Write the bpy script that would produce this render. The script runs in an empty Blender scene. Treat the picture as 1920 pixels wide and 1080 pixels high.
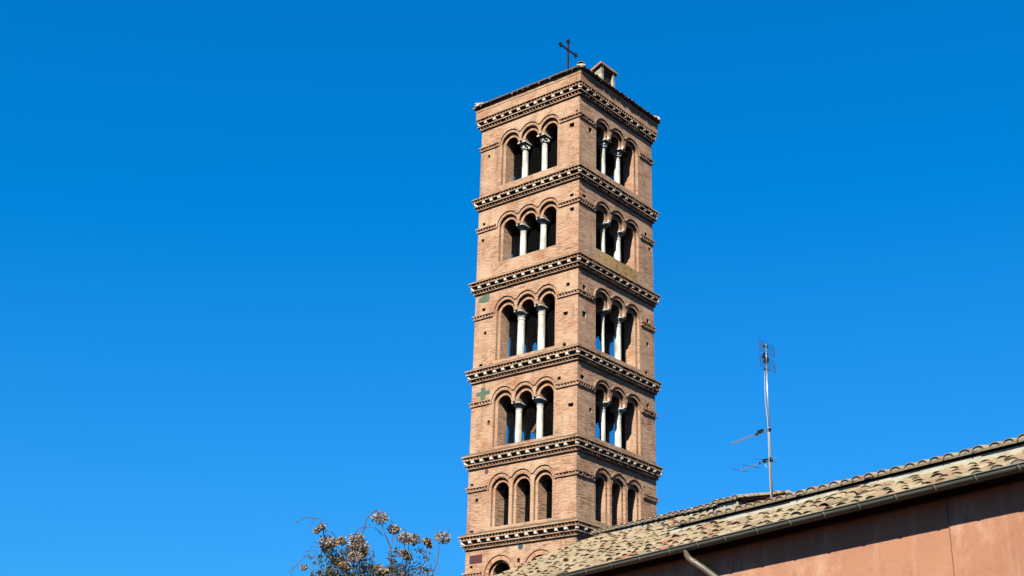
import bpy, math, random
from math import sin, cos, tan, pi, radians, sqrt
from mathutils import Vector, Matrix
random.seed(7)
S = bpy.context.scene
COL = S.collection

# ------------------------------------------------------------------ camera, sky, sun, exposure
FPX, PITCH, ROLL = 2531.25, 0.3911149, 0.0282180
CAMZ = 1.6
def V(*a): return Vector(a)
F_ = V(0, cos(PITCH), sin(PITCH)); U0 = V(0, -sin(PITCH), cos(PITCH)); R0 = V(1, 0, 0)
R_ = cos(ROLL)*R0 + sin(ROLL)*U0
U_ = -sin(ROLL)*R0 + cos(ROLL)*U0
cam_d = bpy.data.cameras.new('camera'); cam = bpy.data.objects.new('camera', cam_d); COL.objects.link(cam)
cam_d.sensor_width = 36.0; cam_d.lens = FPX/1920*36; cam_d.clip_start = 0.1; cam_d.clip_end = 6000
cam.matrix_world = Matrix(((R_.x, U_.x, -F_.x, 0), (R_.y, U_.y, -F_.y, 0), (R_.z, U_.z, -F_.z, CAMZ), (0, 0, 0, 1)))
S.camera = cam
S.cycles.diffuse_bounces = 0

SUN_EL, SUN_AZ = radians(41), radians(198)        # azimuth clockwise from +Y
S.world = bpy.data.worlds.new('World'); S.world.use_nodes = True
wn = S.world.node_tree; wn.nodes.clear()
sky = wn.nodes.new('ShaderNodeTexSky'); sky.sky_type = 'NISHITA'; sky.sun_disc = False
sky.sun_elevation = SUN_EL; sky.sun_rotation = SUN_AZ
sky.altitude = 0; sky.air_density = 1.5; sky.dust_density = 0.5; sky.ozone_density = 6.0
gm_ = wn.nodes.new('ShaderNodeGamma'); gm_.inputs[1].default_value = 0.75          # deep clear winter blue
sb = wn.nodes.new('ShaderNodeVectorMath'); sb.operation = 'SUBTRACT'; sb.inputs[1].default_value = (1.25, 0, 0)
mx = wn.nodes.new('ShaderNodeVectorMath'); mx.operation = 'MAXIMUM'; mx.inputs[1].default_value = (0.005, 0, 0)
ml = wn.nodes.new('ShaderNodeVectorMath'); ml.operation = 'MULTIPLY'; ml.inputs[1].default_value = (0.24, 0.73, 1.47)
bg = wn.nodes.new('ShaderNodeBackground'); bg.inputs['Strength'].default_value = 0.0565
wo = wn.nodes.new('ShaderNodeOutputWorld')
wn.links.new(sky.outputs[0], gm_.inputs[0]); wn.links.new(gm_.outputs[0], sb.inputs[0]); wn.links.new(sb.outputs[0], mx.inputs[0])
# warm glowing band added low in the sky, below the view, to warm shadows
tcw = wn.nodes.new('ShaderNodeTexCoord'); spw = wn.nodes.new('ShaderNodeSeparateXYZ'); mrw = wn.nodes.new('ShaderNodeMapRange'); warm_band = wn.nodes.new('ShaderNodeMix'); warm_band.data_type = 'RGBA'
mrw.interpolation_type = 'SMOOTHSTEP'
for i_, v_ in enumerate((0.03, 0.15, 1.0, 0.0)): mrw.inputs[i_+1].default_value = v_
wn.links.new(tcw.outputs['Generated'], spw.inputs[0]); wn.links.new(spw.outputs[2], mrw.inputs[0]); wn.links.new(mrw.outputs[0], warm_band.inputs[0])
wn.links.new(mx.outputs[0], ml.inputs[0]); wn.links.new(ml.outputs[0], warm_band.inputs[6]); warm_band.inputs[7].default_value = (7.0, 4.6, 3.2, 1)
wn.links.new(warm_band.outputs[2], bg.inputs[0]); wn.links.new(bg.outputs[0], wo.inputs[0])
sd = bpy.data.lights.new('sun', 'SUN'); sd.energy = 5.0; sd.angle = radians(0.5); sd.color = (1.0, 0.96, 0.88)
sun = bpy.data.objects.new('sun', sd); COL.objects.link(sun)
to_sun = V(sin(SUN_AZ)*cos(SUN_EL), cos(SUN_AZ)*cos(SUN_EL), sin(SUN_EL))
sun.rotation_euler = to_sun.to_track_quat('Z', 'Y').to_euler()
sun.location = (-20, -40, 60)
S.view_settings.view_transform = 'Standard'; S.view_settings.look = 'None'
S.view_settings.exposure = 1.5; S.view_settings.gamma = 1.0; S.view_settings.use_curve_mapping = False

def ray(x, y):                      # photo pixel (1920 wide) -> viewing direction, used to measure real positions
    return (x-960)/FPX*R_ - (y-540)/FPX*U_ + F_
def at_depth(x, y, Y):
    v = ray(x, y); return v*(Y/v.y) + V(0, 0, CAMZ)

# ------------------------------------------------------------------ materials
def srgb(r, g, b):
    f = lambda c: (c/255/12.92) if c/255 <= .04045 else ((c/255+.055)/1.055)**2.4
    return (f(r), f(g), f(b), 1)
class NT:
    def __init__(s, name):
        s.m = bpy.data.materials.new(name); s.m.use_nodes = True
        s.t = s.m.node_tree; s.n = s.t.nodes; s.b = s.n['Principled BSDF']
        s.b.inputs['Specular IOR Level'].default_value = 0.25
    def new(s, typ, **kw):
        x = s.n.new(typ)
        for k, v in kw.items(): setattr(x, k, v)
        return x
    def link(s, a, b): s.t.links.new(a, b)
    def val(s, inp, v):
        if hasattr(v, 'is_output') or isinstance(v, bpy.types.NodeSocket): s.link(v, inp)
        else: inp.default_value = v
    def math(s, op, a, b=0.0):
        x = s.new('ShaderNodeMath', operation=op); s.val(x.inputs[0], a); s.val(x.inputs[1], b); return x.outputs[0]
    def mix(s, fac, a, b, mode='MIX'):
        x = s.new('ShaderNodeMix', data_type='RGBA', blend_type=mode)
        s.val(x.inputs[0], fac); s.val(x.inputs[6], a); s.val(x.inputs[7], b); return x.outputs[2]
    def noise(s, vec, scale, detail=4, rough=.55, dist=0):
        x = s.new('ShaderNodeTexNoise'); s.link(vec, x.inputs['Vector'])
        x.inputs['Scale'].default_value = scale; x.inputs['Detail'].default_value = detail
        x.inputs['Roughness'].default_value = rough; x.inputs['Distortion'].default_value = dist
        return x.outputs['Fac']
    def ramp(s, fac, stops):
        x = s.new('ShaderNodeValToRGB'); s.link(fac, x.inputs[0]); e = x.color_ramp.elements
        while len(e) < len(stops): e.new(.5)
        for i, (p, c) in enumerate(stops): e[i].position = p; e[i].color = c if len(c) == 4 else (*c, 1)
        return x.outputs[0]
    def rng(s, fac, a, b, c=0., d=1.):
        x = s.new('ShaderNodeMapRange'); s.link(fac, x.inputs[0])
        for i, v in enumerate((a, b, c, d)): x.inputs[i+1].default_value = v
        return x.outputs[0]
    def scaled(s, vec, sc):
        x = s.new('ShaderNodeMapping'); s.link(vec, x.inputs[0]); x.inputs['Scale'].default_value = sc; return x.outputs[0]
    def obj(s): return s.new('ShaderNodeTexCoord').outputs['Object']
    def attr(s, name='tint'):
        x = s.new('ShaderNodeAttribute', attribute_name=name); return x.outputs['Fac']
    def bump(s, h, strength, dist):
        x = s.new('ShaderNodeBump'); x.inputs['Strength'].default_value = strength; x.inputs['Distance'].default_value = dist
        s.link(h, x.inputs['Height']); s.link(x.outputs[0], s.b.inputs['Normal'])
    def base(s, c, k=(.42, .42, .395)): s.val(s.b.inputs['Base Color'], s.mix(1.0, c, (*k, 1), 'MULTIPLY'))
    def rough(s, v): s.val(s.b.inputs['Roughness'], v)

def brick_mat(name, grime=0.0, tone=1.0, tint=(.515, .470, .415)):
    t = NT(name); tc = t.new('ShaderNodeTexCoord'); sp = t.new('ShaderNodeSeparateXYZ'); t.link(tc.outputs['Object'], sp.inputs[0])
    sn = t.new('ShaderNodeSeparateXYZ'); t.link(tc.outputs['Normal'], sn.inputs[0])
    isx = t.math('GREATER_THAN', t.math('ABSOLUTE', sn.outputs[0]), t.math('ABSOLUTE', sn.outputs[1]))
    mu = t.new('ShaderNodeMix', data_type='FLOAT'); t.link(isx, mu.inputs[0]); t.link(sp.outputs[0], mu.inputs[2]); t.link(sp.outputs[1], mu.inputs[3])
    cb = t.new('ShaderNodeCombineXYZ'); t.link(mu.outputs[0], cb.inputs[0]); t.link(sp.outputs[2], cb.inputs[1])
    t.link(t.math('MULTIPLY', isx, 7.3), cb.inputs[2])
    uv = cb.outputs[0]
    # wavy courses
    w = t.noise(t.scaled(uv, (.9, .9, 1)), 1.5, 2)
    ad = t.new('ShaderNodeVectorMath', operation='ADD'); cw = t.new('ShaderNodeCombineXYZ')
    t.link(t.math('MULTIPLY', t.math('SUBTRACT', w, .5), .06), cw.inputs[1]); t.link(uv, ad.inputs[0]); t.link(cw.outputs[0], ad.inputs[1])
    br = t.new('ShaderNodeTexBrick'); t.link(ad.outputs[0], br.inputs['Vector'])
    br.inputs['Scale'].default_value = 1; br.inputs['Brick Width'].default_value = .30; br.inputs['Row Height'].default_value = .078
    br.inputs['Mortar Size'].default_value = .011; br.inputs['Mortar Smooth'].default_value = .3; br.inputs['Bias'].default_value = -.1
    k = tone
    br.inputs['Color1'].default_value = (.61*k, .375*k, .24*k, 1); br.inputs['Color2'].default_value = (.47*k, .255*k, .155*k, 1)
    br.inputs['Mortar'].default_value = (.60*k, .45*k, .33*k, 1)
    c = br.outputs['Color']
    # dark eroded joints in short horizontal runs
    st = t.noise(t.scaled(ad.outputs[0], (2.2, 34, 1)), 1.0, 2, .5)
    c = t.mix(t.rng(st, .555, .61, 0, .9), c, (.16*k, .085*k, .05*k, 1))
    st2 = t.noise(t.scaled(ad.outputs[0], (3.4, 17, 3)), 1.3, 2, .5)
    c = t.mix(t.rng(st2, .57, .66, 0, .75), c, (.74*k, .54*k, .38*k, 1))
    big = t.noise(uv, .55, 5, .6)
    c = t.mix(t.rng(big, .45, .64, 0, .8), c, (.68*k, .49*k, .345*k, 1))
    big2 = t.noise(t.scaled(uv, (1, 1, 2)), .9, 5, .65)
    c = t.mix(t.rng(big2, .52, .7, 0, .75), c, (.40*k, .185*k, .10*k, 1))
    gr = t.noise(t.scaled(uv, (1.6, .35, 1)), 1.4, 6, .7)
    c = t.mix(t.rng(gr, .52, .74, 0, .75+grime), c, (.17, .13, .10, 1))
    t.base(c, tint); t.rough(.93)
    h = t.math('ADD', t.math('MULTIPLY', br.outputs['Fac'], -.8), t.math('MULTIPLY', t.noise(uv, 28, 3), .7))
    h = t.math('ADD', h, t.math('MULTIPLY', st, -1.2))
    t.bump(h, .8, .02)
    return t.m
def noisy(name, stops, scale, rough=.9, bump=0, stretch=(1, 1, 1), detail=6, metal=0, bscale=None, bdist=.01):
    t = NT(name); o = t.scaled(t.obj(), stretch); f = t.noise(o, scale, detail, .62)
    t.base(t.ramp(f, stops)); t.rough(rough); t.b.inputs['Metallic'].default_value = metal
    if bump: t.bump(t.noise(o, bscale or scale*4, 5, .65), bump, bdist)
    return t.m
def tile_mat(name='weathered_tile', red=0):
    t = NT(name); o = t.obj(); a = t.attr('tint')
    c = t.ramp(a, [(0, (.17, .115, .07)), (.18, (.36, .26, .16)), (.45, (.47, .37, .225)), (.7, (.57, .47, .30)), (.9, (.50, .30, .17)), (1, (.42, .16, .09))])
    f = t.noise(o, 5, 6, .7)
    c = t.mix(t.rng(f, .5, .68, 0, .75), c, (.50, .45, .29, 1))
    f2 = t.noise(o, 14, 5, .7)
    c = t.mix(t.rng(f2, .53, .68, 0, .85), c, (.13, .10, .07, 1))
    f3 = t.noise(o, 2.3, 5, .7)
    c = t.mix(t.rng(f3, .55, .72, 0, .55), c, (.26, .25, .13, 1))
    if red: c = t.mix(.6, c, (.72, .50, .36, 1))
    t.base(c, (.40, .37, .335)); t.rough(.95); t.bump(t.noise(o, 40, 5, .7), .7, .012); return t.m
def tint_mat(name, stops, rough=.8, trans=0):
    t = NT(name); t.base(t.ramp(t.attr('tint'), stops), (.50, .49, .47)); t.rough(rough)
    return t.m
def voussoir_mat():
    t = NT('arch_brick'); o = t.obj()
    c = t.ramp(t.attr('tint'), [(0, (.40, .20, .11)), (.5, (.55, .32, .195)), (1, (.64, .43, .29))])
    c = t.mix(t.rng(t.noise(o, 9, 5, .7), .5, .75, 0, .5), c, (.30, .16, .09, 1))
    t.base(c, (.515, .470, .415)); t.rough(.93); t.bump(t.noise(o, 30, 4), .6, .012); return t.m
def plaster_mat():
    t = NT('terracotta_plaster'); o = t.obj()
    f = t.noise(t.scaled(o, (1, 1, .6)), .45, 7, .62)
    c = t.ramp(f, [(.25, (.37, .155, .085)), (.5, (.43, .19, .105)), (.75, (.47, .225, .135))])
    f2 = t.noise(t.scaled(o, (1, 1, 1)), 1.1, 8, .68, .6)
    c = t.mix(t.rng(f2, .5, .72, 0, .75), c, (.30, .125, .07, 1))
    f5 = t.noise(t.scaled(o, (1.2, 1.2, .8)), .8, 9, .7, .25)
    c = t.mix(t.rng(f5, .52, .68, 0, .8), c, (.60, .35, .235, 1))
    f3 = t.noise(t.scaled(o, (6, 6, .5)), 1.0, 5, .6)
    c = t.mix(t.rng(f3, .55, .75, 0, .45), c, (.56, .32, .21, 1))
    f4 = t.noise(o, 22, 5, .7)
    c = t.mix(t.rng(f4, .55, .8, 0, .25), c, (.26, .12, .075, 1))
    t.base(c, (.67, .71, .70)); t.rough(.92); t.bump(t.math('ADD', f4, t.math('MULTIPLY', f2, 2.)), .35, .012); return t.m

M = {}
M['brick'] = brick_mat('old_brick'); M['cornice'] = brick_mat('cornice_brick', .25, .95)
M['dark_brick'] = noisy('stained_ledge', [(.3, (.05, .04, .026)), (.5, (.19, .13, .085)), (.62, (.14, .115, .05)), (.75, (.33, .22, .15))], 3.5, .95, .6, bscale=20)
M['inner'] = noisy('shaded_masonry', [(.3, (.06, .045, .035)), (.7, (.12, .085, .06))], 2, .95)  # interior faces coloured dark to add to the shade inside the tower
M['voussoir'] = voussoir_mat()
M['moss'] = brick_mat('mossy_brick', .2, 1.0, (.50, .47, .26))
M['marble'] = noisy('old_marble', [(.28, (.42, .38, .30)), (.42, (.68, .64, .54)), (.55, (.98, .95, .84)), (.8, (1.08, 1.05, .96))], 4.0, .6, .4, (1, 1, .35), bscale=12)
M['grey_marble'] = noisy('grey_marble', [(.25, (.36, .33, .28)), (.5, (.68, .65, .57)), (.8, (.86, .83, .74))], 5.0, .75, .7, bscale=14, bdist=.03)
M['corbel'] = noisy('corbel_marble', [(.25, (.62, .56, .45)), (.5, (.95, .90, .78)), (.8, (1., .96, .86))], 6.0, .8, .4)
M['green'] = noisy('green_porphyry', [(.3, (.07, .12, .08)), (.5, (.13, .20, .135)), (.7, (.22, .28, .19))], 14, .5)
M['purple'] = noisy('red_porphyry', [(.3, (.09, .03, .035)), (.6, (.15, .05, .055)), (.8, (.2, .09, .09))], 12, .55, 0, (3, 3, .6))
M['disc'] = noisy('brown_porphyry', [(.3, (.12, .07, .06)), (.7, (.2, .11, .09))], 12, .6)
M['slate'] = noisy('dark_green_stone', [(.3, (.05, .065, .055)), (.7, (.12, .14, .115))], 12, .5)
M['tile'] = tile_mat(); M['redtile'] = tile_mat('reddish_tile', .8)
M['mortar'] = noisy('lime_mortar', [(.25, (.36, .31, .23)), (.5, (.60, .55, .44)), (.8, (.70, .66, .56))], 5, .95, .6, bscale=30)
M['cream'] = noisy('cream_render', [(.3, (.50, .42, .29)), (.55, (.66, .58, .43)), (.8, (.72, .65, .50))], 3.0, .95, .4, (1, 1, 2), bscale=20)
M['plaster'] = plaster_mat()
M['cream_bright'] = noisy('cream_flashing', [(.3, (.55, .48, .35)), (.5, (.80, .73, .56)), (.8, (.92, .86, .70))], 3.0, .95, .4, (1, 1, 2), bscale=20)
M['gap'] = noisy('gap_shade', [(.3, (.04, .025, .02)), (.7, (.10, .06, .045))], 9, .95, .6)  # near-black colour painted in to deepen the shade under the tile overhang
M['gutter'] = noisy('painted_gutter', [(.3, (.17, .17, .13)), (.6, (.24, .235, .185)), (.8, (.29, .275, .21))], 1.6, .42, .1, (2, 2, 6))
M['spout'] = noisy('brown_downpipe', [(.3, (.13, .10, .075)), (.7, (.21, .16, .12))], 3, .38)
M['iron'] = noisy('wrought_iron', [(.3, (.012, .011, .012)), (.7, (.03, .026, .026))], 8, .6)
M['net'] = noisy('netting_wire', [(.3, (.012, .012, .012)), (.7, (.02, .02, .02))], 8, .8)
M['wood'] = noisy('old_timber', [(.3, (.25, .12, .05)), (.7, (.42, .23, .10))], 5, .8, .3, (8, 8, 1))
M['alu'] = noisy('aluminium', [(.3, (.62, .63, .63)), (.7, (.74, .75, .75))], 5, .38, metal=.55)
M['dark_plastic'] = noisy('dark_plastic', [(.3, (.012, .014, .02)), (.7, (.025, .027, .035))], 5, .5)
M['blue_metal'] = noisy('dull_blue_grid', [(.3, (.05, .07, .12)), (.7, (.08, .11, .18))], 5, .5)
M['cable'] = noisy('white_cable', [(.3, (.5, .5, .48)), (.7, (.65, .65, .62))], 5, .5)
M['ground'] = noisy('worn_paving', [(.3, (.16, .105, .065)), (.7, (.25, .165, .11))], 3, .95, .3, bscale=60)
M['bark'] = noisy('twig_bark', [(.3, (.10, .07, .07)), (.7, (.22, .16, .14))], 12, .9)
M['stem'] = noisy('pale_stem', [(.3, (.20, .15, .14)), (.7, (.34, .27, .24))], 12, .9)
M['leaf'] = tint_mat('shrub_leaf', [(0, (.014, .018, .008)), (.4, (.05, .055, .02)), (.75, (.15, .125, .045)), (1, (.30, .21, .10))], .6)
M['bract'] = tint_mat('dry_bract', [(0, (.09, .045, .022)), (.3, (.34, .19, .09)), (.65, (.56, .41, .22)), (1, (.72, .58, .37))], .85)

# ------------------------------------------------------------------ mesh helpers
class MB:
    def __init__(s): s.v = []; s.f = []; s.t = []; s.m = []
    def add(s, vs, fs, tint=.5, mi=0):
        o = len(s.v); s.m += [mi]*len(fs) if isinstance(mi, int) else mi; s.v += [tuple(x) for x in vs]; s.f += [tuple(i+o for i in f) for f in fs]; s.t += [tint]*len(vs)
    def box(s, a, b, tint=.5):
        (x0, y0, z0), (x1, y1, z1) = a, b
        s.add([(x0,y0,z0),(x1,y0,z0),(x1,y1,z0),(x0,y1,z0),(x0,y0,z1),(x1,y0,z1),(x1,y1,z1),(x0,y1,z1)],
              [(0,3,2,1),(4,5,6,7),(0,1,5,4),(1,2,6,5),(2,3,7,6),(3,0,4,7)], tint)
    def obox(s, c, ax, ay, az, tint=.5):   # centre and three half-axis vectors
        c = Vector(c); vs = []
        for k in (-1, 1):
            for i, j in ((-1,-1),(1,-1),(1,1),(-1,1)): vs.append(c+ax*i+ay*j+az*k)
        s.add(vs, [(0,3,2,1),(4,5,6,7),(0,1,5,4),(1,2,6,5),(2,3,7,6),(3,0,4,7)], tint)
    def prism(s, poly, z0, z1, tint=.5):   # poly in xy, ccw
        n = len(poly); s.add([(x,y,z0) for x,y in poly]+[(x,y,z1) for x,y in poly],
            [tuple(range(n-1,-1,-1)), tuple(range(n,2*n))]+[(i,(i+1)%n,n+(i+1)%n,n+i) for i in range(n)], tint)
    def rings(s, rings, cap=True, tint=.5):
        n = len(rings[0]); vs = [p for r in rings for p in r]; fs = []
        for k in range(len(rings)-1):
            for i in range(n): fs.append((k*n+i, k*n+(i+1)%n, (k+1)*n+(i+1)%n, (k+1)*n+i))
        if cap: fs.append(tuple(range(n-1,-1,-1))); fs.append(tuple((len(rings)-1)*n+i for i in range(n)))
        s.add(vs, fs, tint)
    def tube(s, pts, r, n=8, tint=.5):
        pts = [Vector(p) for p in pts]; rs = r if isinstance(r, (list, tuple)) else [r]*len(pts); out = []
        ref = None
        for i, p in enumerate(pts):
            d = (pts[min(i+1, len(pts)-1)]-pts[max(i-1, 0)]).normalized()
            if ref is None: ref = V(0,0,1) if abs(d.z) < .9 else V(1,0,0)
            a = d.cross(ref).normalized(); b = d.cross(a)
            out.append([p+(a*cos(2*pi*k/n)+b*sin(2*pi*k/n))*rs[i] for k in range(n)])
        s.rings(out, True, tint)
    def build(s, name, mat, parent=None, smooth=False, link=True):
        me = bpy.data.meshes.new(name); me.from_pydata(s.v, [], s.f)
        at = me.attributes.new('tint', 'FLOAT', 'POINT'); at.data.foreach_set('value', s.t)
        for mt in (mat if isinstance(mat, list) else [mat]): me.materials.append(mt)
        me.polygons.foreach_set('material_index', s.m)
        if smooth: me.polygons.foreach_set('use_smooth', [True]*len(me.polygons))
        me.update()
        o = bpy.data.objects.new(name, me)
        if parent: o.parent = parent
        if link: COL.objects.link(o)
        return o
def empty(name, loc, rz, label, cat, group=None):
    o = bpy.data.objects.new(name, None); COL.objects.link(o); o.location = loc; o.rotation_euler = (0, 0, rz)
    o['label'] = label; o['category'] = cat
    if group: o['group'] = group
    return o
def plate(outer, holes, depth):       # filled 2-D outline with holes, thickness depth; returns verts (u, w, z) and faces, w 0..depth inwards
    cu = bpy.data.curves.new('outline', 'CURVE'); cu.dimensions = '2D'; cu.fill_mode = 'BOTH'; cu.extrude = depth/2
    for pl in [outer]+holes:
        sp = cu.splines.new('POLY'); sp.points.add(len(pl)-1)
        for p, q in zip(sp.points, pl): p.co = (q[0], q[1], 0, 1)
        sp.use_cyclic_u = True
    o = bpy.data.objects.new('outline', cu); COL.objects.link(o)
    dg = bpy.context.evaluated_depsgraph_get(); me = bpy.data.meshes.new_from_object(o.evaluated_get(dg))
    vs = [(v.co.x, depth/2 - v.co.z, v.co.y) for v in me.vertices]; fs = [tuple(p.vertices) for p in me.polygons]
    bpy.data.objects.remove(o); bpy.data.curves.remove(cu); bpy.data.meshes.remove(me)
    return vs, fs

# ------------------------------------------------------------------ ground
g = MB(); g.add([(-2500,-2500,0),(2500,-2500,0),(2500,2500,0),(-2500,2500,0)], [(0,1,2,3)])
go = g.build('ground', M['ground']); go['kind'] = 'structure'

# ------------------------------------------------------------------ bell tower
W = 5.0; H2 = 2.5; TA, TB = .11, .51; T = TA+TB
TH = 0.6954573
Cc = V(.4855*W, 9.1722*W, 0)                        # the corner nearest the camera
lx = V(cos(TH), -sin(TH), 0); ly = V(sin(TH), cos(TH), 0)
base = Cc - lx*H2 + ly*H2
tower = empty('bell_tower', base, -TH, 'tall square brick bell tower with five tiers of triple arched openings and white columns', 'bell tower')
CORN = [29.26, 25.60, 21.94, 18.29, 14.92, 11.93]
IMP = [27.97, 24.30, 20.56, 17.04, 13.75, 10.61]
TOP = [28.03, 24.37, 20.75, 17.11, 13.80]
SILL = [25.98, 22.62, 18.56, 15.17, 12.18]
UC = [-.945, .045, 1.035]; R1, RM, RHI, RHO = .32, .45, .535, .59
FACES = [0, 1, 2, 3]                                 # 0 = front (lit, left in photo), 1 = right in photo, 2, 3 away
def facepos(k, u, w, z):                             # w inwards from the outer face
    if k == 0: return (u, -H2+w, z)
    if k == 1: return (H2-w, u, z)
    if k == 2: return (-u, H2-w, z)
    return (-H2+w, -u, z)
def arc(c, zc, R, a0=180, a1=0, n=14):
    return [(c+R*cos(radians(a0+(a1-a0)*i/n)), zc+R*sin(radians(a0+(a1-a0)*i/n))) for i in range(n+1)]
def tri_hole(R, zc, sill, zp):                       # triple opening, piers between arches end at zp
    p = [(UC[0]-R, sill)]
    for i, c in enumerate(UC):
        p += arc(c, zc, R)
        if i < 2: p += [(c+R, zp), (UC[i+1]-R, zp)]
    p.append((UC[2]+R, sill)); return p
def one_hole(c, R, zc, sill): return [(c-R, sill)]+arc(c, zc, R)+[(c+R, sill)]
holesA, holesB = [], []
for i in range(4):
    zs = TOP[i]-R1
    holesA.append(tri_hole(RM, zs+.05, SILL[i]-.015, zs-.02)); holesB.append(tri_hole(R1, zs, SILL[i], zs-.03))
for c in UC:
    zs = TOP[4]-R1
    holesA.append(one_hole(c, RM-.02, zs+.05, SILL[4]-.015)); holesB.append(one_hole(c, R1, zs, SILL[4]))
for c in (-.86, .95):
    holesA.append(one_hole(c, .52, 10.50, 9.28)); holesB.append(one_hole(c, .40, 10.47, 9.3))
PUT = {0: [(2.38,28.07,.05,.06),(2.13,27.53,.12,.09),(-2.08,27.48,.06,.07),(2.16,24.49,.09,.06),(2.18,23.89,.1,.07),(-2.21,24.47,.07,.06),(-2.24,23.76,.07,.07),
           (2.03,20.84,.08,.07),(1.93,19.71,.11,.07),(1.89,18.50,.08,.06),(-2.06,20.77,.09,.06),(-1.95,19.77,.07,.07),(-2.11,18.50,.09,.05),(1.67,17.25,.08,.06),
           (2.21,16.15,.12,.07),(-1.62,16.14,.06,.09),(-2.33,13.86,.07,.05),(-2.07,13.25,.08,.06),(-2.26,12.11,.09,.04),(-.02,10.84,.07,.08),(-2.21,10.82,.07,.05)],
       1: [(-1.78,27.5,.11,.11),(-2.14,24.49,.12,.06),(2.02,24.44,.09,.07),(2.27,23.86,.08,.08),(-2.12,20.74,.1,.09),(-2.11,19.67,.12,.11),(2.08,20.73,.09,.08),
           (2.04,19.73,.08,.09),(1.93,18.54,.1,.05),(-2.2,17.22,.12,.08),(-1.69,16.11,.08,.08),(2.01,17.24,.09,.07),(2.32,16.13,.09,.09),(-2.3,13.93,.08,.09),(-2.32,13.26,.07,.1),(1.71,13.98,.05,.05)]}
wall = MB()
for k in FACES:
    eA = H2 if k in (0, 2) else H2-TA; eB = H2-TA if k in (0, 2) else H2-T
    ph = [[(u-a, z-b), (u-a, z+b), (u+a, z+b), (u+a, z-b)] for (u, z, a, b) in PUT.get(k, [])]
    vs, fs = plate([(-eA, 0), (eA, 0), (eA, 29.0), (-eA, 29.0)], holesA+[h for h in ph if max(abs(q[0]) for q in h) < eA-.02], TA)
    wall.add([facepos(k, u, w, z) for u, w, z in vs], fs)
    vs, fs = plate([(-eB, 0), (eB, 0), (eB, 29.0), (-eB, 29.0)], holesB+[h for h in ph if max(abs(q[0]) for q in h) < eB-.02], TB)
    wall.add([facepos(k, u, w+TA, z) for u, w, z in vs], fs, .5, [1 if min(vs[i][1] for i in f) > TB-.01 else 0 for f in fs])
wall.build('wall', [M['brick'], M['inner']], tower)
for i, zt in enumerate(CORN[1:]):
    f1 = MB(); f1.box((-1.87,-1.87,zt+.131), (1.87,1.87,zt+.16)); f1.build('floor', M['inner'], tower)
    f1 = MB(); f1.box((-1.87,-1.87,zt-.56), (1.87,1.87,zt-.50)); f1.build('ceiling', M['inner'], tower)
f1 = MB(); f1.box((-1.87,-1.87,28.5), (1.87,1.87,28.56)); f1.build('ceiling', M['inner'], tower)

def ringbox(mb, pr, z0, z1):                          # solid square course
    h = H2+pr; mb.prism([(-h,-h),(h,-h),(h,h),(-h,h)], z0, z1)
def teeth(mb, k, u0, u1, back, out, z0, z1, pitch=.15, jit=0):
    n = max(1, round((u1-u0)/pitch)); p = (u1-u0)/n
    for i in range(n):
        a = u0+i*p+p*.12; b = a+p*.66; m_ = (a+b)/2 + random.uniform(-jit, jit)
        o = out + random.uniform(-.012, .006)
        if random.random() < .04: o = back + .03
        q = [facepos(k, a, -back+.004, z0), facepos(k, b, -back+.004, z0), facepos(k, m_, -o, z0), facepos(k, a, -back+.004, z1), facepos(k, b, -back+.004, z1), facepos(k, m_, -o, z1)]
        mb.add(q, [(0,2,1),(3,4,5),(0,1,4,3),(1,2,5,4),(2,0,3,5)])
corb = MB(); corb.rings([[(-.062,0,.0),(.062,0,.0),(.062,-.21,.045),(-.062,-.21,.045)],[(-.062,0,.0751),(.062,0,.0751),(.062,-.225,.0751),(-.062,-.225,.0751)],[(-.062,0,.146),(.062,0,.146),(.062,-.225,.146),(-.062,-.225,.146)]])
corb_obj = None; n_corb = 0
late_corbels = []
cornices = []
for ci, zt in enumerate(CORN):
    mb = MB(); top6 = ci == 0
    lay = [(.22,.0,.045),(.06,.045,.14),(.195,.14,.18),(-.03,.18,.325),(.15,.325,.36),(.0,.36,.455),(.07,.455,.49)]
    if top6: lay = [(.205,.0,.02),(.05,.02,.12),(.195,.12,.16),(-.03,.16,.306),(.15,.306,.345),(.0,.345,.45),(.07,.45,.49)]
    for pr, a, b in lay: ringbox(mb, pr, zt-b, zt-a)
    for k in FACES:
        t1 = lay[1]; t2 = lay[5]
        teeth(mb, k, -H2-.17, H2+.17, t1[0], .205, zt-t1[2]+.001, zt-t1[1]-.001, jit=.012)
        teeth(mb, k, -H2-.07, H2+.07, t2[0], .125, zt-t2[2]+.001, zt-t2[1]-.001, jit=.012)
    co = mb.build('cornice', M['cornice'], tower); cornices.append(co)
    if not top6:                                       # weathered sloping ledge on top
        lm = MB(); a, b = H2+.205, H2+.012
        lm.rings([[(-a,-a,zt+.001),(a,-a,zt+.001),(a,a,zt+.001),(-a,a,zt+.001)],[(-b,-b,zt+.13),(b,-b,zt+.13),(b,b,zt+.13),(-b,b,zt+.13)]])
        lm.build('ledge', M['dark_brick'], co)
    zb = zt-lay[3][2]
    for k in FACES:
        for j in range(13):
            u = -2.60+j*.4333
            corner = j in (0, 12)
            if corner and k in (1, 3): continue
            late_corbels.append((ci, k, u + (0 if corner else random.uniform(-.03, .03)), zb, corner))
def corbel_matrix(k, u, zb, corner):
    if corner:
        sx = 1 if u > 0 else -1
        p = V(*facepos(k, sx*(H2-.01), .01, zb)); ang = [0, pi/2, pi, -pi/2][k] + sx*pi/4
    else:
        p = V(*facepos(k, u, .02, zb)); ang = [0, pi/2, pi, -pi/2][k]
    sc = .96 if not corner else 1.0
    return Matrix.Translation(p) @ Matrix.Rotation(ang + random.uniform(-.06, .06), 4, 'Z') @ Matrix.Diagonal((random.uniform(.8, 1.15), sc*random.uniform(.9, 1.0), random.uniform(.9, .99), 1))
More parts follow.
